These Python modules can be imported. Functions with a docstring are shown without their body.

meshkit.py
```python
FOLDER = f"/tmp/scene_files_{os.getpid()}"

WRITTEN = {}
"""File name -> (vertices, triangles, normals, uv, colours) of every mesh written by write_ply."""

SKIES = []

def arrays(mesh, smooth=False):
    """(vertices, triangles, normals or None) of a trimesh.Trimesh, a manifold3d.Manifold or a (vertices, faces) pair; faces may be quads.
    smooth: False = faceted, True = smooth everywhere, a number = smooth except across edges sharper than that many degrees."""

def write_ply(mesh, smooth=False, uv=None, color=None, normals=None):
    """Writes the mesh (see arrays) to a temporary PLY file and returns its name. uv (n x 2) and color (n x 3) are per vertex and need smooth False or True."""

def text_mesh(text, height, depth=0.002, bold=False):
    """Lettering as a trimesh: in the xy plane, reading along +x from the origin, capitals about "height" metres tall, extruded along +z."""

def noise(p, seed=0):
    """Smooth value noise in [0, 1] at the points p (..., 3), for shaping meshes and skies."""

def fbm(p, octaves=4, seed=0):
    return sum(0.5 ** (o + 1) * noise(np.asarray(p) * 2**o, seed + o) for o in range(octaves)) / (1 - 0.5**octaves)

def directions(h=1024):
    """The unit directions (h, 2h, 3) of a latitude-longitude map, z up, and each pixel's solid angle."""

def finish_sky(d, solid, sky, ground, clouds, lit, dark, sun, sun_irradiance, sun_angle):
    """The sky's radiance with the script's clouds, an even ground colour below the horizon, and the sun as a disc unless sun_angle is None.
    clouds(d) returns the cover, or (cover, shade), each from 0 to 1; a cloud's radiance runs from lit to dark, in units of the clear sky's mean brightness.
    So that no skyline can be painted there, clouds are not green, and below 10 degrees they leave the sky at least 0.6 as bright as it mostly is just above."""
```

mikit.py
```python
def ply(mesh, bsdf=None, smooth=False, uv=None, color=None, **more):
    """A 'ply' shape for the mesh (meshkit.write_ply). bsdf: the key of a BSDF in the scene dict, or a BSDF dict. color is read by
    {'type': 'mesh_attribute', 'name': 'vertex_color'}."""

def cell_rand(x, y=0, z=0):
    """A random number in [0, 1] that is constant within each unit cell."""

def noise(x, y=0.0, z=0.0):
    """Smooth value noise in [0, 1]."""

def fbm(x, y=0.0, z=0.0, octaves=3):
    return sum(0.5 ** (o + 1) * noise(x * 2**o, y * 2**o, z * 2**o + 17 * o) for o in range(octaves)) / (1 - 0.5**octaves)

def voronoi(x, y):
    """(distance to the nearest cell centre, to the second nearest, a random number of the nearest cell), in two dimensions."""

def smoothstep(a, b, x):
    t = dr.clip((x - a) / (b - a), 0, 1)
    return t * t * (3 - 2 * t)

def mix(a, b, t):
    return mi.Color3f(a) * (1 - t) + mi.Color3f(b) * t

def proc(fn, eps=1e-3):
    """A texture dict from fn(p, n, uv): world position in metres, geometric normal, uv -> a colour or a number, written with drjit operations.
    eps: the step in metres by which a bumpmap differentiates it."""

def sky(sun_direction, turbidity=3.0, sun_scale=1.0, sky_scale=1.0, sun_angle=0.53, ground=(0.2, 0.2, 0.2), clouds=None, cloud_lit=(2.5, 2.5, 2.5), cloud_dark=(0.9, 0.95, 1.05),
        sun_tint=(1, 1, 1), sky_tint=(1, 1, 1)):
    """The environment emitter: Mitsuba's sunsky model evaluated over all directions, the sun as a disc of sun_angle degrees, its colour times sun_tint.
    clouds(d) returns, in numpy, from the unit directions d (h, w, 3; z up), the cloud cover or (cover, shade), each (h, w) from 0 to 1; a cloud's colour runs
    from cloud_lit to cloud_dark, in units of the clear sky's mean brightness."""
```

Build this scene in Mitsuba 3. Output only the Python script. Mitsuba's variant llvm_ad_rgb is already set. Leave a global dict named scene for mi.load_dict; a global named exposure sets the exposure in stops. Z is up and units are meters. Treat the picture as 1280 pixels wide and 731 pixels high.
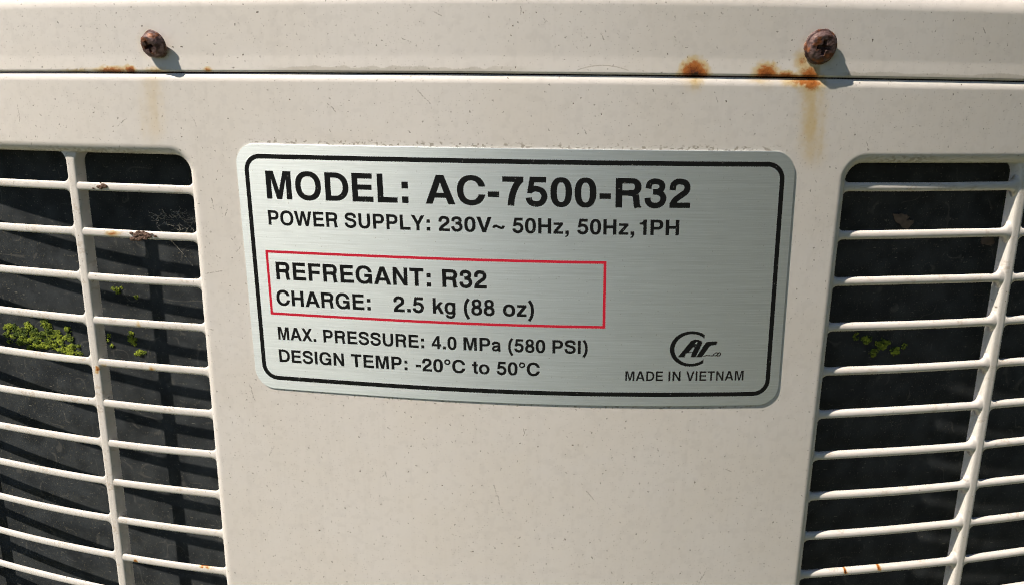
import math, random, numpy as np, trimesh, mitsuba as mi, drjit as dr, mikit, meshkit, manifold3d
from mikit import noise, fbm, voronoi, smoothstep, mix, proc, cell_rand
T = mi.ScalarTransform4f
random.seed(4); rng = np.random.default_rng(4)
scene, labels = {}, {}
MM = .001

# ---- camera: hand-held close above the label, tipped down a little; lens eye level = z 0
PITCH, ROLL, DIST = math.radians(13.67), math.radians(.65), .22
fw = np.array([0, math.cos(PITCH), -math.sin(PITCH)]); up0 = np.array([0, math.sin(PITCH), math.cos(PITCH)])
up = up0 * math.cos(ROLL) - np.array([1, 0, 0]) * math.sin(ROLL)
eye = np.array([0, -DIST, 0.0])
scene['camera'] = {'type': 'perspective', 'fov_axis': 'x', 'fov': 2 * math.degrees(math.atan(640 / 958.13)), 'near_clip': .01, 'far_clip': 50.0,
                   'to_world': T().look_at(origin=eye.tolist(), target=(eye + fw).tolist(), up=up.tolist())}
# ---- daylight: high sun, well over to the left of the photographer
SUN_AZ, SUN_EL = math.radians(65.5), math.radians(53)
scene['sky'] = mikit.sky((-math.sin(SUN_AZ) * math.cos(SUN_EL), -math.cos(SUN_AZ) * math.cos(SUN_EL), math.sin(SUN_EL)), turbidity=3, sky_scale=.5, sky_tint=(1.0, .965, .92), sun_tint=(.96, 1.0, 1.09))
exposure = 2.25
# ---- lettering: a bold grotesque drawn from rings, stems and strokes; unit = cap height
from shapely.geometry import Polygon, LineString, box as sbox
from shapely.ops import unary_union
from shapely import affinity
def sell(cx, cy, rx, ry, n=2.25, k=44):
    a = np.linspace(0, 2 * np.pi, k, endpoint=False)
    c, s = np.cos(a), np.sin(a)
    return Polygon(np.c_[cx + rx * np.sign(c) * abs(c) ** (2 / n), cy + ry * np.sign(s) * abs(s) ** (2 / n)])
def ring(cx, cy, rx, ry, tv=.195, th=.165, n=2.25):
    return sell(cx, cy, rx, ry, n).difference(sell(cx, cy, rx - tv, ry - th, n))
def spl(pts, w=.18, k=9):
    p = np.array(pts, float); q = np.vstack([2 * p[0] - p[1], p, 2 * p[-1] - p[-2]]); out = []
    for i in range(len(p) - 1):
        a, b, c, d = q[i:i + 4]
        for t in np.linspace(0, 1, k, endpoint=False):
            out.append(.5 * (2 * b + (c - a) * t + (2 * a - 5 * b + 4 * c - d) * t * t + (3 * b - a - 3 * c + d) * t ** 3))
    return LineString(out + [p[-1]]).buffer(w / 2, cap_style='flat', join_style='round')
def B(*r): return sbox(*r)
def Pg(*p): return Polygon(p)
def U(*g): return unary_union(g)
def bowl(x0, x1, y0, y1, tv=.195, th=.165):
    r = (y1 - y0) / 2; cy = (y0 + y1) / 2; xr = x1 - r * 1.02
    h = B(xr - .01, -1, 9, 9)
    o = U(B(x0, y0, xr, y1), sell(xr, cy, x1 - xr, r, 2.2).intersection(h)); i = U(B(x0 + .05, y0 + th, xr, y1 - th), sell(xr, cy, x1 - xr - tv, r - th, 2.2).intersection(h))
    return o.difference(i)
def glyph(ch):
    O = lambda: ring(.54, .5, .485, .52)
    if ch == 'A': return Pg((.01, 0), (.375, 1), (.62, 1), (.985, 0), (.77, 0), (.69, .22), (.305, .22), (.225, 0)).difference(Pg((.36, .375), (.635, .375), (.4975, .78))), 1.0
    if ch == 'B': return None
    if ch == 'C': return ring(.52, .5, .465, .52).difference(Pg((.56, .365), (1.1, .345), (1.1, .655), (.56, .64))), 1.0
    if ch == 'D': return U(B(.1, 0, .295, 1), bowl(.1, .965, 0, 1)), 1.0
    if ch == 'E': return U(B(.1, 0, .295, 1), B(.1, 0, .865, .172), B(.1, .43, .815, .595), B(.1, .828, .845, 1)), .926
    if ch == 'F': return U(B(.1, 0, .295, 1), B(.1, .41, .75, .575), B(.1, .828, .81, 1)), .85
    if ch == 'G': return U(ring(.53, .5, .475, .52).difference(Pg((.58, .30), (1.2, .30), (1.2, .66), (.58, .64))), B(.56, .375, .985, .535), Pg((.83, 0), (.985, 0), (.985, .5), (.79, .5), (.79, .25), (.815, .16))), 1.08
    if ch == 'H': return U(B(.095, 0, .29, 1), B(.71, 0, .905, 1), B(.2, .42, .8, .59)), 1.0
    if ch == 'I': return B(.095, 0, .29, 1), .386
    if ch == 'L': return U(B(.1, 0, .295, 1), B(.1, 0, .815, .172)), .85
    if ch == 'M': return Pg((.095, 1), (.38, 1), (.578, .27), (.776, 1), (1.062, 1), (1.062, 0), (.876, 0), (.876, .80), (.67, 0), (.487, 0), (.281, .80), (.281, 0), (.095, 0)), 1.157
    if ch == 'N': return Pg((.095, 1), (.295, 1), (.718, .31), (.718, 1), (.905, 1), (.905, 0), (.705, 0), (.282, .69), (.282, 0), (.095, 0)), 1.0
    if ch == 'O': return O(), 1.08
    if ch == 'P': return U(B(.1, 0, .295, 1), bowl(.1, .87, .36, 1)), .926
    if ch == 'R': return U(B(.1, 0, .295, 1), bowl(.1, .915, .415, 1), spl([(.52, .50), (.66, .485), (.745, .40), (.77, .25), (.785, .10), (.815, .0)], .19), B(.72, 0, .925, .035)), 1.0
    if ch == 'S': return spl([(.775, .685), (.74, .84), (.585, .925), (.44, .935), (.26, .90), (.165, .77), (.215, .635), (.42, .555), (.62, .50), (.755, .39), (.765, .235), (.655, .115), (.46, .068), (.27, .105), (.165, .21), (.14, .335)], .178), .926
    if ch == 'T': return U(B(.32, 0, .52, 1), B(.03, .828, .81, 1)), .85
    if ch == 'U': return U(B(.095, .36, .29, 1), B(.71, .36, .905, 1), ring(.5, .38, .405, .40).intersection(B(0, -.1, 1, .38))), 1.0
    if ch == 'V': return Pg((.015, 1), (.235, 1), (.463, .25), (.69, 1), (.91, 1), (.57, 0), (.355, 0)), .926
    if ch == 'W': return Pg((.015, 1), (.225, 1), (.375, .29), (.555, 1), (.755, 1), (.935, .29), (1.085, 1), (1.295, 1), (1.035, 0), (.83, 0), (.655, .71), (.48, 0), (.275, 0)), 1.31
    if ch == 'X': return U(Pg((.02, 0), (.245, 0), (.905, 1), (.68, 1)), Pg((.02, 1), (.25, 1), (.91, 0), (.675, 0))), .926
    if ch == 'Y': return Pg((.01, 1), (.235, 1), (.465, .58), (.69, 1), (.915, 1), (.56, .385), (.56, 0), (.365, 0), (.365, .385)), .926
    if ch == '0': return ring(.386, .49, .342, .51, .19, .155, 2.4), .772
    if ch == '1': return U(B(.30, 0, .495, 1), Pg((.08, .69), (.08, .80), (.24, .84), (.33, 1), (.40, 1), (.40, .69))), .62
    if ch == '2': return U(spl([(.135, .62), (.155, .79), (.26, .895), (.395, .905), (.55, .86), (.615, .72), (.575, .565), (.42, .43), (.26, .30), (.17, .17), (.15, .04)], .18), B(.055, 0, .715, .165)), .772
    if ch == '3': return U(spl([(.135, .665), (.17, .83), (.27, .90), (.39, .91), (.53, .86), (.585, .745), (.54, .615), (.43, .555), (.30, .545)], .172), spl([(.30, .545), (.46, .53), (.585, .45), (.63, .31), (.575, .16), (.45, .08), (.33, .07), (.20, .115), (.13, .22), (.115, .325)], .178)), .772
    if ch == '4': return Pg((.03, .20), (.03, .37), (.43, 1), (.625, 1), (.625, .365), (.73, .365), (.73, .205), (.625, .205), (.625, 0), (.44, 0), (.44, .20)).difference(Pg((.185, .36), (.44, .36), (.44, .76))), .772
    if ch == '5': return U(Pg((.165, 1), (.675, 1), (.675, .83), (.29, .83), (.25, .58), (.155, .45), (.075, .45)), spl([(.135, .50), (.24, .58), (.38, .595), (.54, .535), (.63, .36), (.575, .17), (.455, .08), (.33, .068), (.20, .11), (.135, .20), (.12, .275)], .178)), .772
    if ch == '7': return U(B(.055, .83, .725, 1), spl([(.64, .90), (.50, .70), (.40, .45), (.345, .22), (.325, 0)], .195).intersection(B(0, 0, 1, 1)), Pg((.56, .9), (.725, 1), (.725, .84), (.58, .7))), .772
    if ch == '8': return U(ring(.386, .745, .295, .27, .17, .14), ring(.386, .275, .34, .295, .18, .145)), .772
    if ch == 'a': return U(spl([(.125, .50), (.17, .62), (.30, .675), (.46, .655), (.555, .585), (.57, .46), (.57, .14), (.60, .05), (.63, 0)], .165), spl([(.54, .42), (.40, .385), (.22, .345), (.135, .22), (.185, .105), (.30, .075), (.44, .115), (.55, .235)], .15)), .772
    if ch == 'g': return U(ring(.40, .37, .345, .385, .18, .15), B(.56, -.02, .74, .735), spl([(.65, .02), (.615, -.13), (.50, -.205), (.36, -.21), (.235, -.165), (.185, -.07)], .15)), .85
    if ch == 'k': return U(B(.09, 0, .27, 1), Pg((.27, .22), (.27, .45), (.52, .735), (.745, .735)), Pg((.36, .40), (.50, .53), (.785, 0), (.565, 0))), .772
    if ch == 'o': return ring(.424, .365, .375, .385, .185, .15), .85
    if ch == 't': return U(spl([(.245, .95), (.245, .3), (.25, .16), (.31, .095), (.43, .075)], .18).intersection(B(0, -.05, .44, .94)), B(.03, .60, .44, .735)), .463
    if ch == 'z': return U(B(.05, 0, .645, .15), B(.065, .585, .635, .735), Pg((.05, .15), (.42, .60), (.635, .60), (.27, .13)).buffer(.0)), .694
    if ch == ':': return U(B(.13, 0, .345, .215), B(.13, .52, .345, .735)), .463
    if ch == '.': return B(.09, 0, .30, .21), .386
    if ch == ',': return Pg((.09, 0), (.09, .21), (.30, .21), (.30, -.02), (.25, -.14), (.09, -.235), (.09, -.145), (.17, -.10), (.195, 0)), .386
    if ch == '-': return B(.06, .29, .41, .465), .463
    if ch == '~': return spl([(.09, .30), (.15, .415), (.25, .43), (.41, .36), (.55, .305), (.65, .33), (.72, .445)], .14), .81
    if ch == '\u00b0': return ring(.27, .80, .215, .215, .10, .10, 2.0), .54
    if ch in '()':
        g = spl([(.36, 1.02), (.20, .74), (.15, .38), (.20, .04), (.36, -.27)], .17)
        return (g if ch == '(' else affinity.scale(g, -1, 1, origin=(.2315, 0))), .463
    raise KeyError(ch)
GL = {}
def word(text, s0, s1, b0, cap, thin=0.0, gap=.02):
    """The word's outline, its ink from s0 to s1, standing on b0, capitals `cap` tall."""
    out, x = [], 0
    for ch in text:
        if ch not in GL: GL[ch] = glyph(ch)
        g, w = GL[ch]
        if thin: g = g.buffer(-thin, join_style='mitre')
        out.append(affinity.translate(g, x, 0)); x += w + gap
    g = unary_union(out); x0, _, x1, _ = g.bounds; k = (s1 - s0) / (x1 - x0)
    return affinity.affine_transform(g, [k, 0, 0, cap, s0 - x0 * k, b0]), k / cap

# ---- plan curve of the casing: s = length along it, heading bends back to both sides
KN = np.array([-1.3, -.95, -.72, -.5, -.34, -.15, .05, .25, .38, .5, .66, .95, 1.3]) * .22
HD = np.radians([-26, -21, -15.8, -10.25, -10.04, -8.23, -2.71, 2.97, 5.95, 7.83, 10.85, 15, 19])
class Curve:
    def __init__(self, hd, d0=0.0):
        self.S = np.linspace(-.286, .286, 2861); self.h = np.interp(self.S, KN, hd); self.d0 = d0
        def cum(a):
            c = np.concatenate([[0], np.cumsum((a[1:] + a[:-1]) / 2 * np.diff(self.S))]); return c - c[len(c) // 2]
        self.X, self.Y = cum(np.cos(self.h)), cum(np.sin(self.h))
    def at(self, q, n=None):
        """(s, z, depth) -> world; and directions given the same way."""
        q = np.atleast_2d(q); h = np.interp(q[:, 0], self.S, self.h); d = q[:, 2] + self.d0
        p = np.c_[np.interp(q[:, 0], self.S, self.X) - d * np.sin(h), np.interp(q[:, 0], self.S, self.Y) + d * np.cos(h), q[:, 1]]
        if n is None: return p
        n = np.atleast_2d(n)
        return p, np.c_[n[:, 0] * np.cos(h) - n[:, 2] * np.sin(h), n[:, 0] * np.sin(h) + n[:, 2] * np.cos(h), n[:, 1]]
FRONT = Curve(HD)
BACK = Curve(np.clip(HD, np.radians(-12), np.radians(12)), .0155)
STEP = .004
class Sheet:
    """A mesh in casing coordinates (metres: s, z, depth inwards) with its own normals."""
    def __init__(self, curve=FRONT): self.v, self.n, self.f, self.k, self.c = [], [], [], 0, curve
    def add(self, v, n, f):
        v = np.asarray(v, float); self.v.append(v); self.n.append(np.broadcast_to(np.asarray(n, float), v.shape)); self.f.append(np.asarray(f, int) + self.k); self.k += len(v)
    def grid(self, P, N, closed=False):
        """P, N: (rows, columns, 3)"""
        r, c = P.shape[:2]; i = np.arange(r * c).reshape(r, c)
        if closed: i = np.hstack([i, i[:, :1]])
        a, b, d, e = i[:-1, :-1].ravel(), i[:-1, 1:].ravel(), i[1:, 1:].ravel(), i[1:, :-1].ravel()
        self.add(P.reshape(-1, 3), N.reshape(-1, 3), np.vstack([np.c_[a, b, d], np.c_[a, d, e]]))
    def flat(self, poly, d, facing=-1, step=STEP):
        """A shapely outline at one depth, cut in strips so that it follows the curve."""
        x0, y0, x1, y1 = poly.bounds
        for a in np.arange(math.floor(x0 / step) * step, x1, step):
            g = poly.intersection(sbox(a, y0 - 1, a + step, y1 + 1))
            for q in getattr(g, 'geoms', [g]):
                if q.geom_type != 'Polygon' or q.area < 1e-12: continue
                v, f = trimesh.creation.triangulate_polygon(q, engine='earcut')
                self.add(np.c_[v, np.full(len(v), d)], (0, 0, facing), f)
    def loft(self, loops, normals):
        self.grid(np.array(loops), np.array(normals), closed=True)
    def put(self, key, bsdf, uv=None):
        v, n, f = np.vstack(self.v), np.vstack(self.n), np.vstack(self.f)
        p, m = self.c.at(v, n); m /= np.linalg.norm(m, axis=1, keepdims=True) + 1e-12
        g = np.cross(p[f[:, 1]] - p[f[:, 0]], p[f[:, 2]] - p[f[:, 0]]); bad = (g * m[f].sum(1)).sum(1) < 0
        f = f.copy(); f[bad] = f[bad][:, ::-1]
        path = meshkit.write_ply((p, f), True, uv=None if uv is None else uv(v), normals=m)
        scene[key] = {'type': 'ply', 'filename': path, 'face_normals': False, 'bsdf': {'type': 'ref', 'id': bsdf}}
        return key
def tag(key, label, category=None, group=None, kind=None):
    labels[key] = {k: x for k, x in dict(label=label, category=category, group=group, kind=kind).items() if x}
def rrect(x0, z0, x1, z1, radii, o=0.0, k=14, step=.004):
    """Loop of a rounded rectangle grown by o: points and outward directions; radii: br, tr, tl, bl. Sides are subdivided."""
    P, N = [], []
    C = [(x1, z0, radii[0], -90), (x1, z1, radii[1], 0), (x0, z1, radii[2], 90), (x0, z0, radii[3], 180)]
    for (cx, cz, r, a0) in C:
        sx, sz = (1 if cx == x1 else -1), (1 if cz == z1 else -1)
        for a in np.radians(np.linspace(a0, a0 + 90, k)):
            n = (math.cos(a), math.sin(a)); P.append((cx - sx * r + n[0] * (r + o), cz - sz * r + n[1] * (r + o))); N.append(n)
    P, N = np.array(P), np.array(N); P2, N2 = [], []
    for i in range(len(P)):
        a, b = P[i], P[(i + 1) % len(P)]; m = max(1, int(np.linalg.norm(b - a) / step)) if (i + 1) % k == 0 else 1
        for t in np.arange(m) / m: P2.append(a + (b - a) * t); N2.append(N[i] + (N[(i + 1) % len(P)] - N[i]) * t)
    return np.array(P2), np.array(N2)
from functools import lru_cache

# ---- materials
def seg(x, z, a, b, c, d, w):
    lx, lz = c - a, d - b; t = dr.clip(((x - a) * lx + (z - b) * lz) / (lx * lx + lz * lz), 0, 1)
    return smoothstep(w, w * .35, dr.sqrt(dr.square(x - a - lx * t) + dr.square(z - b - lz * t)))
SCRATCH = [(-155.8,-1.4,-155.8,-6.5),(-120.8,-7.4,-117.5,-5.0),(-96.0,-4.2,-94.7,-7.0),(-31.4,17.9,-29.0,16.8),(-27.6,4.2,-23.6,0.3),(1.3,26.2,1.5,24.2),(8.0,23.4,8.3,21.7),(23.3,19.2,24.5,17.7),(56.0,2.9,56.7,1.6),(19.2,-5.8,20.3,-7.5),(-53.5,0,-51.2,-2.2),(-95.9,-52.0,-90.2,-50.9),(-83.1,-42.1,-84.9,-44.6),(-83.9,-87.7,-82.6,-93.0),(-96.7,-69.8,-95.1,-70.2),(101.0,-9.0,101.6,-9.9),(132.5,22.9,133.5,21.4),(-91.7,-28.8,-91.4,-31.8),(-87.0,-31.6,-87.7,-33.6),(-22.8,25.0,-19.9,23.7),(-91.9,-46.2,-90.6,-46.9),(-79,-112,-77,-108.5),(-40,-114,-38,-119),(4,-96.5,4.2,-98.8),(24,-117,27.5,-121),(67,-109.5,69.5,-110.5),(64,-144,59,-158),(-5,-116,-2,-126)]
def paint_color(p, n, uv):
    x, z = p.x * 1000, p.z * 1000
    grain = fbm(x * 1.7, z * 1.7, p.y * 900, octaves=3); wx, wz = x + (noise(x * 1.3, z * 1.3, 3.0) - .5) * .9, z + (noise(x * 1.3, z * 1.3, 9.0) - .5) * .9
    cloud = fbm(x * .045 + 5, z * .045, 2.0)
    c = mix((.697, .681, .660), (.708, .697, .686), smoothstep(.3, .7, cloud)) * (.975 + .05 * grain)
    # dirt specks of two sizes, denser in places
    dens = fbm(x * .06 + 40, z * .06 + 3, 1.0)
    sx, sz = x + (noise(x * 1.9, z * 1.9, 3.0) - .5) * .5, z + (noise(x * 1.9, z * 1.9, 9.0) - .5) * .5
    f1, _, r1 = voronoi(sx * .34, sz * .34)
    sp = smoothstep(.095, .045, f1 * (1.0 + .7 * noise(x * 5, z * 5)) - .05 * (r1 - .5)) * smoothstep(.66, .72, r1 + .3 * (dens - .5)) * (.25 + .65 * cell_rand(dr.floor(r1 * 997), 3))
    f2, _, r2 = voronoi(sx * 1.05 + 31, sz * 1.05 + 7)
    sp = dr.maximum(sp, smoothstep(.18, .08, f2) * smoothstep(.66, .78, r2 + .6 * (dens - .5)) * (.06 + .30 * cell_rand(dr.floor(r2 * 991), 5)))
    mott = fbm(x * .55 + 3, z * .55, 4.0, octaves=4)
    c = c * (1 - .045 * smoothstep(.5, .75, mott))
    for a, b, d, e in SCRATCH: sp = dr.maximum(sp, .6 * seg(x + .5 * (noise(x * .9, z * .9, 4.0) - .5), z, a, b, d, e, .16) * smoothstep(.25, .55, noise(x * 3, z * 3, 8.0)))
    c = mix(c, (.10, .085, .07), sp)
    run = noise(x * .55, z * .035, 2.0) * noise(x * 1.3 + 7, z * .05, 6.0); c = c * (1 - .018 * smoothstep(.28, .6, run))
    crust = smoothstep(1.1, .2, dr.abs(wz + 11.2)) * smoothstep(80, 76, dr.abs(x)) * smoothstep(.60, .74, noise(x * 1.6, z * 2.4, 3.0)) + smoothstep(.9, .1, dr.abs(wz + 88.7)) * smoothstep(78, 70, dr.abs(x)) * smoothstep(.66, .8, noise(x * 1.9, z * 2.4, 5.0))
    c = mix(c, (.20, .17, .12), .6 * crust)
    # grime band and drying rim above the seam, worn by water
    edge = 9.65 + .8 * noise(x * .35, 2.0) + .25 * noise(x * 2.5, 7.0)
    band = smoothstep(edge + .25, edge - .15, z) * smoothstep(8.2, 8.5, z) * dr.maximum(smoothstep(-76, -62, x) * smoothstep(8, -12, x), smoothstep(88, 96, x))
    rim = smoothstep(.22, .05, dr.abs(z - (11.0 - dr.square(x - 24.3) / 38))) * smoothstep(7.2, 6.8, dr.abs(x - 24.3)) * smoothstep(8.4, 8.7, z)
    c = mix(c, (.27, .24, .18), dr.clip(  .42 * band * (.65 + .5 * grain) + .45 * rim, 0, 1))
    # rust: (x, z, half width, half height, strength)
    rust = mi.Float(0)
    for a, b, rx, rz, k in ((49.4, 8.6, 5.6, 6.2, .92), (50.5, 8.5, 4.6, 1.6, 1.0), (69.8, 8.6, 5.2, 5.0, .82), (75.5, 8.5, 7.5, 2.2, .66), (72, 8.5, 9.5, 1.5, .62), (82.0, 8.4, 4.6, 5.6, .70), (80.5, 7.4, 9.0, 2.6, .50), (83.0, 7.0, 5.4, 4.4, .60), (50.0, 7.4, 3.6, 4.0, .30), (68, 7.6, 6, 1.8, .22),
                            (-121, 9.0, 8.5, 1.7, .62), (-114.8, 9.1, 2.6, 2.0, .8), (-106.5, 8.8, 6.5, 1.6, .34), (-90, 9.2, 1.9, 1.5, .5), (-133, 8.9, 8, .9, .3), (-107.5, 16.5, 5.8, 6.2, .22), (84.5, 16.5, 6.6, 7.0, .30), (79.8, 13.0, 3.6, 4.0, .4),
                            (112.7, -150.2, 1.1, 1.0, 1.2), (124.7, -149.8, 1.3, 1.4, .75), (-122, -71, 1.3, 1.6, .35), (-119, -86, 2.0, 1.6, .45), (-137, -86.4, 2.0, 1.3, .35), (-128, -41.2, 4.0, 1.4, .52), (-133.9, -159.8, 1.4, 1.0, .75), (-106.7, -158, 3.2, 1.0, .7), (-139.8, -88, 1.4, 1.6, .8)):
        q = 1 - dr.sqrt(dr.square((wx - a) / rx) + dr.square((wz - b) / rz)); over = 1.0 if b < 8.3 or b > 12 else .22 + .78 * smoothstep(8.0, 8.5, z); rust = dr.maximum(rust, k * dr.clip(q, 0, 1) * over)
    lipdirt = smoothstep(1.6, .3, dr.abs(wz + 13.9)) * smoothstep(14, 3, dr.abs(x - 113)) + .8 * smoothstep(1.5, .3, dr.abs(wz + 15.0)) * smoothstep(30, 8, dr.abs(x + 132))
    c = mix(c, (.25, .20, .12), .55 * lipdirt * smoothstep(.35, .65, noise(x * 1.4, z * 2.0, 5.0)))
    g2 = fbm(x * 3.1, z * 3.1, 6.0, octaves=2)
    rust = dr.clip(rust * (.82 + .38 * g2), 0, 1)
    stain = smoothstep(.60, .78, fbm(x * .22 + 11, z * .45, 3.0)) * smoothstep(100, 101, dr.abs(x)) * smoothstep(-18, -19, z) * smoothstep(.3, .7, noise(x * 2.2, z * 2.2, 1.0))
    c = mix(c, (.40, .30, .19), .38 * stain)
    for a, b0, b1, w, k in ((83.2, 8.0, -16, 7.2, .19), (82.6, 8.0, -12, 5.0, .25), (-107.6, 8.0, -13, 8.4, .12), (-107.0, 8.0, -8, 3.0, .06)):
        rust = dr.maximum(rust, k * (.72 + .35 * noise(x * .8, z * .22, 5.0) + .2 * g2) * smoothstep(w, 0, dr.abs(wx - a - .10 * (8 - z) * (1 if a > 0 else -1))) * smoothstep(b1 - 5, b1 + 6, z) * smoothstep(b0 + .3, b0 - .3, z))
    c = mix(c, (.60, .455, .20), smoothstep(.01, .30, rust) * .80)
    c = mix(c, (.41, .145, .034), smoothstep(.24, .46, rust))
    c = mix(c, (.22, .06, .012), smoothstep(.46, .68, rust))
    c = mix(c, (.045, .022, .016), smoothstep(.66, .84, rust))
    return c
def bsdf(name, **k): scene[name] = {'type': 'twosided', 'b': {'type': 'principled', **k}}
def rgb(*v): return {'type': 'rgb', 'value': list(v)}
scene['paint'] = {'type': 'twosided', 'b': {'type': 'bumpmap', 'scale': 1.0, 't': proc(lambda p, n, uv: .000012 * fbm(p.x * 1500, p.z * 1500, p.y * 1500, octaves=2), eps=1e-4),
                  'b': {'type': 'principled', 'base_color': proc(paint_color), 'roughness': .42, 'specular': .5}}}
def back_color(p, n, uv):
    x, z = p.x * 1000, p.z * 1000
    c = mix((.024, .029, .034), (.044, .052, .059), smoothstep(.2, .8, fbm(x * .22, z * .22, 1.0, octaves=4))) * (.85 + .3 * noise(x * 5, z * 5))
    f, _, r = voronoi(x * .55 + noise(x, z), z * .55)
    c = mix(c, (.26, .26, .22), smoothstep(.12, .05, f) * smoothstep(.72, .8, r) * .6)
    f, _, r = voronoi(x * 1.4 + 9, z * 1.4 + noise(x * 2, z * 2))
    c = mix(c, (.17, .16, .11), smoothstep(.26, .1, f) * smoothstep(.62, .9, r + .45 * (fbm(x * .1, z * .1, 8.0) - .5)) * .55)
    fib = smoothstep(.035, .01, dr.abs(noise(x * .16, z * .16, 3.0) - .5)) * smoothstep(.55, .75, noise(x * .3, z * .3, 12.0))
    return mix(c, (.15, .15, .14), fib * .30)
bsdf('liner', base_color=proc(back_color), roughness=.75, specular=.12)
def plate_color(p, n, uv):
    x, z = p.x * 1000, p.z * 1000
    st = fbm(x * .055, z * 5.5, 1.0, octaves=3) - .5; st2 = noise(x * .25, z * 9.0, 4.0) - .5
    c = mi.Color3f(.70, .79, .83) * (1 + .20 * st + .12 * st2)
    f, _, r = voronoi(x * .45 + 3, z * .45)
    c = mix(c, (.9, .92, .9), smoothstep(.07, .02, f) * smoothstep(.70, .75, r) * .8)
    for q in ((52, -24, 54, -26.5), (57, -45, 60, -43.8), (-79, -77, -70, -77.4), (33, -57, 36, -55), (63, -58, 66, -61), (-12, -18, -5, -18.3), (20, -83, 26, -82.2)): c = mix(c, (.88, .9, .9), .55 * seg(x, z, *q, .16) * smoothstep(.3, .6, noise(x * 4, z * 4)))
    f, _, r = voronoi(x * .30 + 8, z * .30)
    return mix(c, (.22, .21, .19), smoothstep(.06, .02, f * (1 + .6 * noise(x * 3, z * 3))) * smoothstep(.62, .7, r) * .6)
scene['brushed_metal'] = {'type': 'twosided', 'b': {'type': 'principled', 'base_color': proc(plate_color), 'metallic': .72, 'roughness': proc(lambda p, n, uv: .56 + .10 * (fbm(p.x * 60, p.z * 6000, 2.0) - .5)), 'anisotropic': .67, 'specular': .5}}
def ink(p, n, uv):
    x, z = p.x * 1000, p.z * 1000
    f, _, r = voronoi(x * .6 + 13, z * .6)
    return mix(mi.Color3f(.008, .009, .010) * (.8 + .5 * noise(x * .5, z * 6)), (.35, .37, .37), smoothstep(.10, .04, f) * smoothstep(.8, .85, r) * .7)
bsdf('black_ink', base_color=proc(ink), roughness=.5, specular=.15)
bsdf('red_ink', base_color=rgb(.62, .022, .05), roughness=.5, specular=.2)
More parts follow.
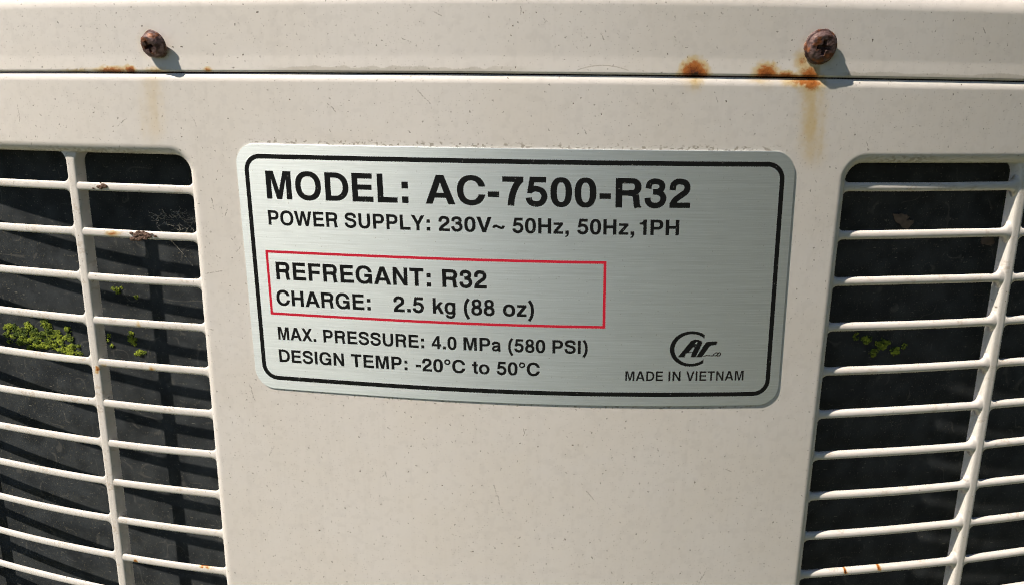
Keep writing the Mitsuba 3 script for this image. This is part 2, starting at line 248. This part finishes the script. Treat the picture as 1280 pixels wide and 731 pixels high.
def screw_color(p, n, uv):
    x, y, z = p.x * 1000, p.y * 1000, p.z * 1000
    a = fbm(x * .9, y * .9, z * .9); b = fbm(x * 3.2 + 5, y * 3.2, z * 3.2)
    c = mix((.115, .062, .060), (.23, .155, .155), smoothstep(.35, .65, a))
    c = mix(c, (.30, .10, .03), smoothstep(.52, .68, fbm(x * .7 + 9, y * .7, z * .7)) * .8)
    return c * (.38 + .72 * b)
scene['rusted_steel'] = {'type': 'twosided', 'b': {'type': 'bumpmap', 'scale': 1.0, 't': proc(lambda p, n, uv: .00022 * fbm(p.x * 1300, p.y * 1300, p.z * 1300, octaves=3), eps=8e-5),
                         'b': {'type': 'principled', 'base_color': proc(screw_color), 'roughness': .55, 'metallic': .25}}}
bsdf('moss_green', base_color=proc(lambda p, n, uv: mix((.05, .09, .008), (.29, .37, .03), smoothstep(.3, .7, fbm(p.x * 500, p.z * 500, p.y * 500)))), roughness=.8, sheen=.4)
bsdf('web_silk', base_color=rgb(.55, .53, .48), roughness=.7)
bsdf('brown_crumb', base_color=proc(lambda p, n, uv: mix((.05, .028, .022), (.20, .13, .10), fbm(p.x * 2200, p.z * 2200, p.y * 2200))), roughness=.9)
bsdf('dry_leaf', base_color=proc(lambda p, n, uv: mix((.07, .055, .045), (.15, .12, .10), fbm(p.x * 900, p.z * 900, p.y * 900))), roughness=.8)

# ---- the casing
AC = 'air_conditioner'
tag(AC, 'beige outdoor air conditioner cabinet with slotted grilles, rusty screws and a silver rating plate', 'air conditioner')
SEAM, LIPR, LIPA = 8.5 * MM, 3.4 * MM, math.radians(48)
Z_TOP = SEAM - .22 * MM - LIPR * math.sin(LIPA); Z_BOT = -.235; S_END = .27
RF, DF = 3.3 * MM, 2.7 * MM
OPEN = {'left': (-.266, -.222, -.1001, -.0157, (.004, .0055, .004, .004)), 'right': (.0972, -.222, .262, -.0151, (.004, .004, .0052, .004))}
fp = Sheet(); poly = sbox(-S_END, Z_BOT, S_END, Z_TOP)
for o in OPEN.values():
    poly = poly.difference(Polygon(rrect(*o[:4], o[4], RF)[0]))
    A = np.radians(np.linspace(0, 90, 9)); loops, norms = [], []
    for a in A:
        P, N = rrect(*o[:4], o[4], RF * (1 - math.sin(a))); loops.append(np.c_[P, np.full(len(P), DF * (1 - math.cos(a)))])
        nn = np.c_[-N * (math.sin(a) / RF), np.full(len(P), -math.cos(a) / DF)]; norms.append(nn / np.linalg.norm(nn, axis=1, keepdims=True))
    fp.loft(loops, norms)
fp.flat(poly, 0.0)
SS = np.arange(-S_END, S_END + 1e-6, STEP)
def along(sh, prof, nrm, s=SS):
    """Sweeps a (z, depth) profile along the casing; nrm: (z, depth) normals."""
    prof, nrm = np.array(prof), np.array(nrm)
    P = np.array([[(a, z, d) for a in s] for z, d in prof]); N = np.array([[(0, nz, nd) for a in s] for nz, nd in nrm]); sh.grid(P, N)
A = np.linspace(0, LIPA, 11)
along(fp, [(Z_TOP + LIPR * math.sin(a), LIPR * (1 - math.cos(a))) for a in A], [(math.sin(a), -math.cos(a)) for a in A])
along(fp, [(Z_TOP + LIPR * math.sin(LIPA), LIPR * (1 - math.cos(LIPA))), (Z_TOP + LIPR * math.sin(LIPA), .009)], [(1, 0), (1, 0)])
fp.put(AC + '__front_panel', 'paint'); tag(AC + '__front_panel', 'beige painted front panel with small dirt specks around the rating plate')

CD = .0005
tc = Sheet(); zb = SEAM + .18 * MM; zt = 26.6 * MM; R = 6 * MM
wob = lambda z: -.00025 * np.clip((13.2 * MM - z) / (4 * MM), 0, 1)
pr = [(zb, .009), (zb, .0006)]; nr = [(-1, 0), (-1, 0)]; along(tc, pr, nr)
a = np.radians(np.linspace(-90, 0, 6)); along(tc, [(zb + .0006 * (1 + math.sin(t)), .0006 * (1 - math.cos(t)) + wob(zb)) for t in a], [(math.sin(t), -math.cos(t)) for t in a])
zz = np.concatenate([[zb + .0006], np.linspace(9.6 * MM, 14.2 * MM, 12), [zt]]); dd = wob(zz); dd = np.convolve(np.r_[dd[0], dd, dd[-1]], [.25, .5, .25], 'valid'); sl = np.gradient(dd, zz)
along(tc, list(zip(zz, dd)), [(t / math.hypot(1, t), -1 / math.hypot(1, t)) for t in sl])
a = np.radians(np.linspace(0, 90, 14)); along(tc, [(zt + R * math.sin(t), R * (1 - math.cos(t))) for t in a], [(math.sin(t), -math.cos(t)) for t in a])
along(tc, [(zt + R, R), (zt + R, .16)], [(1, 0), (1, 0)])
tc.v = [v + (0, 0, CD) for v in tc.v]
tc.put(AC + '__top_cover', 'paint'); tag(AC + '__top_cover', 'beige top cover above the seam, held by two rusty screws')

bk = Sheet(BACK); s = np.linspace(-.28, .28, 141)
along(bk, [(-.24, 0), (.031, 0)], [(0, -1), (0, -1)], s)
bk.put(AC + '__inner_liner', 'liner'); tag(AC + '__inner_liner', 'dark grey dusty liner behind the grille slots')
fl = Sheet(); along(fl, [(Z_BOT, 0), (Z_BOT, .03)], [(-1, 0), (-1, 0)])
for e in (-1, 1):
    P = np.array([[(e * S_END, z, d) for z in np.linspace(Z_BOT, .03, 8)] for d in (0, .03)]); fl.grid(P, np.broadcast_to((e, 0, 0.), P.shape))
fl.put(AC + '__casing_edge', 'paint')

# ---- grilles: each bar is a rod that swells where it runs into a mullion or the frame
H0, BT, BD = 1.32 * MM, .62 * MM, 2.1 * MM
def grille(key, o, muls, z0, pitch, n, sgn, BT=BT):
    rim = Sheet(); P, N = rrect(*o[:4], o[4], 0); rim.loft([np.c_[P, np.full(len(P), DF)], np.c_[P, np.full(len(P), .0066)]], [np.c_[-N, 0 * P[:, :1]]] * 2)
    rim.put(key, 'paint')
    HW = 1.7 * MM
    for k, m in enumerate(muls):
        # front flat, one flank slanting to the middle of the casing
        sec = [(-1, 1.3), (-1.0, .9), (-.96, .45), (-.85, .16), (-.6, .03), (-.3, 0), (.35, 0), (.65, .04), (.92, .20), (1.12, .55), (1.62, 3.2), (1.5, 3.35), (1.0, 2.2)]
        sec = np.array(sec) * (sgn * HW, MM); mid = sec.mean(0); tn = np.roll(sec, -1, 0) - np.roll(sec, 1, 0); nn = np.c_[tn[:, 1], -tn[:, 0]]; nn /= np.linalg.norm(nn, axis=1, keepdims=True)
        nn *= np.sign((nn * (sec - mid)).sum(1))[:, None]
        zs = np.concatenate([np.linspace(-.222, o[3] - .004, 40), o[3] - .004 + np.linspace(.0004, .0052, 13)]); P, N = [], []
        for z in zs:
            t = max(0, 1 - (o[3] - z) / .003); fl_ = .0016 * t * t if t < 1 else .0016
            off = np.sign(sec[:, 0]) * fl_ * (abs(sec[:, 0]) > .5 * HW)
            P.append(np.c_[m + sec[:, 0] + off, np.full(len(sec), z), BD - .00012 + sec[:, 1]]); N.append(np.c_[nn[:, 0], 0 * nn[:, 0], nn[:, 1]])
        q = Sheet(); q.grid(np.array(P), np.array(N), closed=True); q.put(f'{key}__mullion' + (f'_{k:03d}' if k else ''), 'paint')
    inner = o[2] if sgn > 0 else o[0]
    for k in range(n):
        z = z0 - k * pitch; x0, x1 = (o[0] - .001, inner + .0012) if sgn > 0 else (inner - .0012, o[2] + .001)
        s = set(np.arange(x0, x1, .003).tolist() + [x1]); r = .0021
        J = [(inner, 0.0)] + [(m + sgn * .28 * HW, 1.28 * HW) for m in muls]
        for c, w in J:
            for t in np.linspace(-1.15, 1.15, 29): s.add(c + t * (w + r))
        s = np.array(sorted(v for v in s if x0 <= v <= x1)); h = np.full(len(s), H0)
        for c, w in J:
            rr = np.where((s > c) & (w > 0) & (sgn > 0), .00004, r)   # little swelling on the flank that faces away from the sun
            d = np.minimum(np.clip(np.abs(s - c) - w, 0, r), rr)
            if w == 0: d = np.where((s - c) * sgn > 0, 0, d)
            h = np.maximum(h, H0 + rr - np.sqrt(np.maximum(rr * rr - (rr - d) ** 2, 0)))
        h = np.minimum(h, H0 + r)
        # a little unevenness of the moulding
        wv = .00006 * np.sin(s * 90 + k * 1.7)
        th = np.radians(np.linspace(0, 360, 20, endpoint=False)); c, sn = np.cos(th), np.sin(th)
        ez, ed = np.sign(sn) * abs(sn) ** (2 / 2.3), np.sign(c) * abs(c) ** (2 / 2.3)
        P = np.array([np.c_[np.full(20, a), z + w_ + hh * ez, BD + BT - BT * ed] for a, hh, w_ in zip(s, h, wv)])
        nz, nd = np.sign(sn) * abs(sn) ** (1.3 * 2 / 2.3) / H0, -np.sign(c) * abs(c) ** (1.3 * 2 / 2.3) / BT; l = np.hypot(nz, nd)
        N = np.array([np.c_[np.zeros(20), nz / l, nd / l]] * len(s))
        q = Sheet(); q.grid(P, N, closed=True); q.put(f'{key}__bar' + (f'_{k:03d}' if k else ''), 'paint')
grille(AC + '__grille', OPEN['left'], [-.1430, -.2130], -26.4 * MM, 14.76 * MM, 13, 1)
grille(AC + '__grille_001', OPEN['right'], [.1569, .2166], -22.1 * MM, 14.27 * MM, 13, -1, 1.2 * MM)
tag(AC + '__grille', 'slotted grille left of the rating plate, sunlit, with moss behind it')
tag(AC + '__grille_001', 'slotted grille right of the rating plate, dark behind its bars')

# ---- screws
def turned(prof, k=40):
    return trimesh.creation.revolve(np.array(prof), sections=k)
def man(m): return manifold3d.Manifold(manifold3d.Mesh(np.asarray(m.vertices, np.float32), np.asarray(m.faces, np.uint32)))
def screw(key, s, z, tilt, yaw, spin, label, hgt, size=1.0):
    prof = [(0, -2.0), (2.0, -2.0), (2.0, 0), (4.45, 0), (4.75, .25), (4.6, .6), (4.15, .7)]
    prof += [(4.15 - 1.15 * (1 - math.cos(t)), .78 + (hgt - .78) * math.sin(t)) for t in np.radians(np.linspace(8, 90, 10))] + [(0, hgt + .08)]
    m = man(turned([(max(a, 0) * MM, b * MM) for a, b in prof]))
    H = hgt * MM
    wing = manifold3d.Manifold.hull_points(np.array([(x * .0021, y * .00058, H + .0006) for x in (-1.1, 1.1) for y in (-1.1, 1.1)] + [(x * .0012, y * .0004, H - .0026) for x in (-1, 1) for y in (-1, 1)], np.float32))
    core = manifold3d.Manifold.hull_points(np.array([(.00125 * math.cos(a), .00125 * math.sin(a), H + .0006) for a in np.arange(8) * math.pi / 4] + [(0, 0, H - .003)], np.float32))
    m = (m - wing - wing.rotate([0, 0, 90]) - core).refine_to_length(.0005)
    g = m.to_mesh(); v, f = np.array(g.vert_properties[:, :3], float), np.array(g.tri_verts)
    def turn(v, i, j, a): w = v.copy(); w[:, i] = v[:, i] * math.cos(a) - v[:, j] * math.sin(a); w[:, j] = v[:, i] * math.sin(a) + v[:, j] * math.cos(a); return w
    v = turn(v, 0, 1, spin) * (size, size, 1)
    v = v * (1 + .13 * (meshkit.fbm(v * 750, 3, seed=int(abs(s) * 1e4)) - .5)[:, None] * (v[:, 2:] > .0001))   # scaled and pitted by rust
    v = turn(turn(v, 1, 2, tilt), 0, 2, yaw)
    p = FRONT.at([(s, z, 0)]); h = np.interp(s, FRONT.S, FRONT.h)
    p = p + v[:, :1] * [math.cos(h), math.sin(h), 0] + v[:, 1:2] * [0, 0, 1] + v[:, 2:] * [math.sin(h), -math.cos(h), 0]
    scene[key] = mikit.ply((p, f), 'rusted_steel', smooth=35); tag(key, label)
screw(AC + '__screw', -.1066, 16.5 * MM, math.radians(20), math.radians(15), .2, 'rusted cross-head screw above the left grille', 3.0, .88)
screw(AC + '__screw_001', .0844, 16.7 * MM, math.radians(8), 0, -.08, 'rusted cross-head screw above the rust drip, right of the plate', 2.35)

# ---- rating plate: thin brushed sheet; its own frame (a, b) in millimetres, standing a touch askew
def pl(a, b): return np.c_[(np.asarray(a) - .022 * (np.asarray(b) + 50)) * MM, np.asarray(b) * MM]
def to_casing(g): return affinity.affine_transform(g, [MM, -.022 * MM, 0, MM, -1.1 * MM, 0])
RP = AC + '__rating_plate'; TH = .00042
pt = Sheet(); bev = .00012
P, N = rrect(-82.9, -88.2, 81.2, -11.7, (6.2,) * 4, 0, 14, 4.0); Pi, _ = rrect(-82.9, -88.2, 81.2, -11.7, (6.2,) * 4, -.12, 14, 4.0)
outer, inner = pl(P[:, 0], P[:, 1]), pl(Pi[:, 0], Pi[:, 1])
pt.flat(Polygon(inner), -TH)
pt.loft([np.c_[outer, np.full(len(P), .0001)], np.c_[outer, np.full(len(P), -TH + bev)]], [np.c_[N, 0 * N[:, :1]]] * 2)
pt.loft([np.c_[outer, np.full(len(P), -TH + bev)], np.c_[inner, np.full(len(P), -TH)]], [np.c_[N * .7, np.full(len(N), -.7)]] * 2)
pt.put(RP, 'brushed_metal', uv=lambda v: np.c_[v[:, 1] * 10, v[:, 0] * 10]); tag(RP, 'silver brushed metal rating plate with rounded corners')
INK = -TH - .00006
def printed(name, polys, bsdf_name, label):
    sh = Sheet()
    for g in polys: sh.flat(to_casing(g), INK, step=.003)
    sh.put(RP + '__' + name, bsdf_name); tag(RP + '__' + name, label)
def frame(x0, z0, x1, z1, w, r=0.0):
    a = sbox(x0 + r, z0 + r, x1 - r, z1 - r)
    a = a.buffer(r, quad_segs=12) if r else a
    i = sbox(x0 + r, z0 + r, x1 - r, z1 - r); i = i.buffer(r - w, quad_segs=12) if r else sbox(x0 + w, z0 + w, x1 - w, z1 - w)
    return a.difference(i)
printed('border_line', [frame(-80.3, -85.1, 78.2, -14.7, 1.35, 5.0)], 'black_ink', 'black rounded border line printed round the plate')
printed('frame_line', [frame(-75.9, -63.75, 27.5, -43.55, .82)], 'red_ink', 'red rectangular frame line around the two refrigerant lines')
LINES = [('largest bold text line across the top of the plate', 8.15, -27.8, [('MODEL:', -73.82, -29.98), ('AC-7500-R32', -24.92, 51.09)]),
    ('text line on the power supply, second from the top', 4.35, -35.7, [('POWER', -73.99, -52), ('SUPPLY:', -49.82, -23.84), ('230V~', -21.29, -1.84), ('50Hz,', .28, 16.55), ('50Hz,', 18.92, 35.31), ('1PH', 36.84, 48.22)]),
    ('upper text line inside the red frame', 5.35, -52.45, [('REFREGANT:', -72.95, -24.18), ('R32', -20.76, -7.47)]),
    ('lower text line inside the red frame, giving the charge', 4.75, -60.6, [('CHARGE:', -73.53, -43.17), ('2.5', -35.99, -26.59), ('kg', -23.89, -17), ('(88', -14.48, -5.25), ('oz)', -2.78, 6.42)]),
    ('text line on pressure just below the red frame', 4.05, -71.65, [('MAX.', -74, -61.44), ('PRESSURE:', -59.05, -26.99), ('4.0', -24.62, -16.99), ('MPa', -14.91, -3.51), ('(580', -1.38, 9.74), ('PSI)', 11.85, 22.4)]),
    ('text line on temperature, lowest on the left', 4.1, -79.0, [('DESIGN', -74.27, -52.8), ('TEMP:', -50.48, -32.47), ('-20\u00b0C', -29.86, -14.52), ('to', -12.46, -7.13), ('50\u00b0C', -4.96, 8.11)]),
    ('thinner text line naming the country of make, lower right', 3.06, -80.0, [('MADE', 33.79, 45.17), ('IN', 46.82, 50.51), ('VIETNAM', 52.2, 69.88)])]
for k, (lab, cap, b, ws) in enumerate(LINES):
    printed('lettering' + (f'_{k:03d}' if k else ''), [word(t, s0, s1, b, cap, .004 if cap < 3.5 else -.011)[0] for t, s0, s1 in ws], 'black_ink', lab)
# emblem: open ring, slanted A and r, a small looped tail
def lg(*p): return Polygon([(46.93 + (x - 480) * .0306, -64.38 - (y - 62) * .0324) for x, y in p])
def lgs(p, w): return spl([(46.93 + (x - 480) * .0306, -64.38 - (y - 62) * .0324) for x, y in p], w)
C0 = (46.93 + 210 * .0306, -64.38 - 171 * .0324)
ringc = sell(C0[0], C0[1], 6.43, 5.54, 2, 90).difference(sell(C0[0] + .15, C0[1], 5.2, 4.62, 2, 90)).difference(sbox(46.93 + 345 * .0306 - .25, -80, 90, -60))
let_a = lg((560, 312), (660, 185), (685, 155), (715, 143), (755, 143), (785, 155), (798, 172), (790, 195), (738, 312), (688, 312), (700, 270), (640, 275), (628, 312)).difference(lg((668, 262), (712, 212), (722, 222), (704, 262))).difference(lg((722, 186), (738, 162), (752, 168), (738, 186)))
let_r = lg((742, 312), (822, 185), (842, 165), (948, 160), (938, 195), (885, 200), (868, 212), (800, 312))
tail = U(lgs([(815, 304), (850, 296), (900, 300), (918, 284), (945, 270), (958, 280), (940, 298), (900, 300)], .30), lgs([(945, 302), (962, 276), (978, 272), (984, 284), (972, 300), (950, 302)], .34))
printed('emblem', [ringc, let_a, let_r, tail], 'black_ink', 'black emblem of an open ring with slanted letters inside')

# ---- moss, webs and crumbs
ICO = trimesh.creation.icosphere(subdivisions=1)
def moss(key, spots, label, group=None, curve=BACK):
    V, F, k = [], [], 0
    for s, z, r, n in spots:
        for _ in range(n):
            q = rng.normal(size=3); q /= np.linalg.norm(q); q[2] = -abs(q[2]); rad = r * rng.uniform(.55, 1.0)
            lobe = 1 + .30 * math.sin(3 * math.atan2(q[1], q[0]) + s * 900)
            c = np.array([s + q[0] * rad * lobe, z + q[1] * rad * .8, q[2] * rad * .55])
            b = rng.uniform(.12, .34) * MM * (.7 + .3 * r / .002)
            v = ICO.vertices * (1, 1, .7) * b * (1 + .35 * rng.normal(size=(len(ICO.vertices), 1)))
            V.append(curve.at(c + v)); F.append(ICO.faces + k); k += len(v)
    scene[key] = mikit.ply((np.vstack(V), np.vstack(F)), 'moss_green', smooth=40); tag(key, label, 'moss', group)
ms = lambda L: [(s * MM, z * MM, r * MM, n) for s, z, r, n in L]
moss('moss_patch', ms([(-188.4, -79.8, 1.6, 60), (-185.3, -82.0, 1.5, 60), (-190.3, -83.0, 1.3, 40), (-180.0, -78.9, 2.1, 110), (-177.6, -80.5, 1.9, 90), (-182.8, -83.0, 1.8, 80), (-172.7, -77.5, 2.2, 110), (-171.4, -79.5, 1.9, 80), (-175.1, -81.8, 1.8, 70), (-163.6, -78.9, 1.5, 60), (-163.7, -81.6, 1.5, 60), (-168.2, -80.7, 1.7, 70), (-180.7, -87.1, 1.5, 60), (-184.9, -85.3, 1.5, 50), (-175.0, -85.8, 1.6, 60), (-177.4, -83.8, 1.7, 60), (-171.3, -83.4, 1.6, 50), (-167.4, -84.0, 1.4, 40), (-162.9, -85.1, 1.2, 34), (-164.0, -88.2, 1.3, 34), (-159.6, -87.6, 1.1, 26), (-160.2, -84.9, 1.1, 26)] + [(-190 + 30 * i / 29 + 1.5 * math.sin(i * 5.1), -82.4 - .10 * i + 3.0 * math.sin(i * 2.3), .9 + .5 * math.sin(i * 3.7) ** 2, 20) for i in range(30)] + [(-189 + 27 * i / 39, -81.5 - .10 * i + 2.6 * math.sin(i * 1.9), .8 + .7 * math.sin(i * 2.7) ** 2, 24) for i in range(40)]), 'large bright yellow-green moss patch behind the outermost left slots')
moss('moss_tuft', ms([(-141.3, -63.5, 1.5, 60), (-143.1, -62.7, 0.8, 14), (-139.6, -62.5, 0.7, 10)]), 'small yellow-green moss tuft, highest of those behind the left grille')
moss('moss_tuft_001', ms([(-134.0, -65.3, 0.9, 26)]), 'tiny pale moss tuft in the same slot as the highest tuft, right of it')
moss('moss_tuft_002', ms([(-137.7, -80.6, 1.7, 90), (-137.8, -78.5, 1.0, 30), (-137.0, -82.3, 1.0, 30)]), 'round bright green moss tuft just left of the upright shadow')
moss('moss_tuft_003', ms([(-135.1, -85.4, 1.4, 50), (-133.2, -85.2, 0.9, 20), (-136.8, -86.1, 0.8, 16)]), 'low dark green moss tuft below the round bright tuft')
moss('moss_tuft_004', ms([(-147.9, -81.9, 1.2, 20), (-146.1, -83.6, 1.0, 14), (-147.0, -80.1, 1.0, 12)]), 'faint thin moss tuft close beside the left mullion')
moss('moss_patch_001', ms([(125.3, -75.0, 2.6, 120), (119.2, -73.2, 2.0, 60), (130.5, -77.5, 2.0, 60), (122.7, -77.7, 2.0, 50), (133.5, -75.9, 1.3, 24), (115.4, -72.0, 1.5, 20)]), 'dim green moss patch in shade behind the right grille slots')
def tubes(paths, rad, curve=BACK):
    V, F, k = [], [], 0
    for pts in paths:
        ls = np.array(spl_pts(pts)); p = curve.at(ls); t = np.gradient(p, axis=0); t /= np.linalg.norm(t, axis=1, keepdims=True) + 1e-12
        u = np.cross(t, [0.3, .8, .5]); u /= np.linalg.norm(u, axis=1, keepdims=True) + 1e-12; w = np.cross(t, u)
        r = [p + rad * (u * math.cos(a) + w * math.sin(a)) for a in np.arange(5) * 2 * math.pi / 5]
        v = np.stack(r, 1).reshape(-1, 3); n = len(p); i = np.arange((n - 1) * 5); j = i // 5 * 5 + (i % 5 + 1) % 5
        V.append(v); F += [np.c_[i, j, j + 5] + k, np.c_[i, j + 5, i + 5] + k]; k += len(v)
    return np.vstack(V), np.vstack(F)
def spl_pts(p, k=7):
    p = np.array(p, float) * MM; q = np.vstack([2 * p[0] - p[1], p, 2 * p[-1] - p[-2]]); out = []
    for i in range(len(p) - 1):
        a, b, c, d = q[i:i + 4]
        for t in np.linspace(0, 1, k, endpoint=False): out.append(.5 * (2 * b + (c - a) * t + (2 * a - 5 * b + 4 * c - d) * t * t + (3 * b - a - 3 * c + d) * t ** 3))
    return out + [p[-1]]
wg = np.random.default_rng(11); web = [[(-120.5, -39.8, -4), (-114.5, -47.5, -2), (-110.0, -53, -2)], [(-115.8, -34.6, -3), (-113.0, -35.2, -4), (-111.2, -37.6, -3), (-109.0, -38.4, -3), (-107.5, -37.6, -3)]]
for cs, cz, n, sp in ((-119.5, -36.5, 22, 2.6), (-113.5, -35.5, 14, 1.8), (-108.0, -38.2, 20, 2.4), (-105.0, -39.0, 12, 1.6), (-114, -39.5, 10, 2.4)):
    for _ in range(n):
        a = wg.uniform(0, 6.28); l = wg.uniform(.6, 2.2); p = np.array([cs + wg.normal() * sp * .6, cz + wg.normal() * sp * .5, -wg.uniform(1, 5)]); q = [p]
        for _ in range(3): a += wg.normal() * .7; p = p + (l * .5 * math.cos(a), l * .5 * math.sin(a), wg.normal() * .4); q.append(p)
        web.append(q)
scene['cobweb'] = mikit.ply(tubes(web, .000035), 'web_silk', smooth=True); tag('cobweb', 'wispy pale cobweb strands in the second slot of the left grille', 'cobweb')
ICO3 = trimesh.creation.icosphere(subdivisions=3)
def crumb(key, spots, b, label, cat, curve=FRONT):
    V, F, k = [], [], 0
    for s, z, d, r in spots:
        v = ICO3.vertices; v = v * (.55 + .9 * meshkit.fbm(v * 1.9 + s, 4, seed=int(r * 1000)))[:, None] * (1.25, .75, .6) * r * MM
        V.append(curve.at(np.array([s, z, d]) * MM + v)); F.append(ICO3.faces + k); k += len(v)
    scene[key] = mikit.ply((np.vstack(V), np.vstack(F)), b, smooth=True); tag(key, label, cat)
def lump(s, z, d, r, n, seed):
    g = np.random.default_rng(seed); return [(s + r * 1.3 * g.normal(), z + r * .45 * g.normal(), d - abs(g.normal()) * .12, r * g.uniform(.22, .6)) for _ in range(n)]
crumb('dirt_crumb', lump(-131.7, -26.0, 1.85, 1.0, 16, 1), 'brown_crumb', 'small brown dirt crumb on the top bar of the left grille', 'dirt')
crumb('dirt_crumb_001', lump(-119.2, -41.4, 1.8, 1.5, 34, 2), 'brown_crumb', 'larger dark brown dirt crumb on the second bar of the left grille', 'dirt')
def scrap(key, s, z, r, label, seed):
    g = np.random.default_rng(seed); n = 22; a = np.arange(n) * 2 * math.pi / n; rr = r * MM * (1 + .22 * np.sin(2 * a + seed) + .14 * g.normal(size=n))
    top = np.c_[s * MM + rr * np.cos(a) * 1.2, z * MM + rr * np.sin(a), -.0012 + .0004 * np.cos(2 * a)]; v = np.vstack([top, [[s * MM, z * MM, -.0020]]]); v2 = v + (0, 0, .00025)
    i = np.arange(n); j = (i + 1) % n; f = np.vstack([np.c_[i, j, i * 0 + n], np.c_[j, i, i * 0 + n] + n + 1, np.c_[i, i + n + 1, j], np.c_[j, i + n + 1, j + n + 1]])
    scene[key] = mikit.ply((BACK.at(np.vstack([v, v2])), f), 'dry_leaf', smooth=40); tag(key, label, 'dead leaf')
scrap('leaf_scrap', 126.6, -33.9, 2.4, 'pale brown dead leaf scrap in the second slot of the right grille', 3)
scrap('leaf_scrap_001', 159.3, -41.0, 1.8, 'small brown dead leaf scrap beside the right mullion', 8)

# ---- outside the frame: the hedge to the right of the photographer, which the plate mirrors dim and green, and the lawn
scene['hedge_leaf'] = {'type': 'twosided', 'b': {'type': 'diffuse', 'reflectance': proc(lambda p, n, uv: mix((.02, .045, .012), (.07, .12, .035), fbm(p.x * 6, p.y * 6, p.z * 6)))}}
def leaves(n, size):
    c = np.c_[rng.uniform(.25, 2.6, n), rng.uniform(-2.2, -1.15, n), rng.uniform(-.6, 1.7, n)]
    c2 = np.c_[rng.uniform(1.15, 2.2, n), rng.uniform(-1.7, .2, n), rng.uniform(-.6, 1.7, n)]; c = np.vstack([c, c2]); n = len(c)
    c[:, 2] += .25 * np.sin(c[:, 0] * 7) * (c[:, 2] > 1.2)
    a = rng.normal(size=(n, 3)); a /= np.linalg.norm(a, axis=1, keepdims=True); t = np.cross(a, rng.normal(size=(n, 3))); t /= np.linalg.norm(t, axis=1, keepdims=True)
    s = size * rng.uniform(.6, 1.3, (n, 1)); v = np.stack([c - a * s, c + t * s * .45, c + a * s, c - t * s * .45], 1).reshape(-1, 3); i = np.arange(n)[:, None] * 4
    return v, np.vstack([i + [0, 1, 2], i + [0, 2, 3]])
scene['hedge'] = mikit.ply(leaves(5000, .07), 'hedge_leaf'); tag('hedge', 'tall dark green hedge facing the cabinet, right of the viewer', 'hedge')
scene['grass'] = {'type': 'twosided', 'b': {'type': 'diffuse', 'reflectance': proc(lambda p, n, uv: mix((.06, .075, .03), (.13, .12, .06), fbm(p.x * 3, p.y * 3)))}}
scene['lawn'] = mikit.ply((np.array([(-20, -20, -.6), (20, -20, -.6), (20, 20, -.6), (-20, 20, -.6)], float), np.array([(0, 1, 2), (0, 2, 3)])), 'grass'); tag('lawn', 'short green lawn in front of the cabinet', kind='structure')
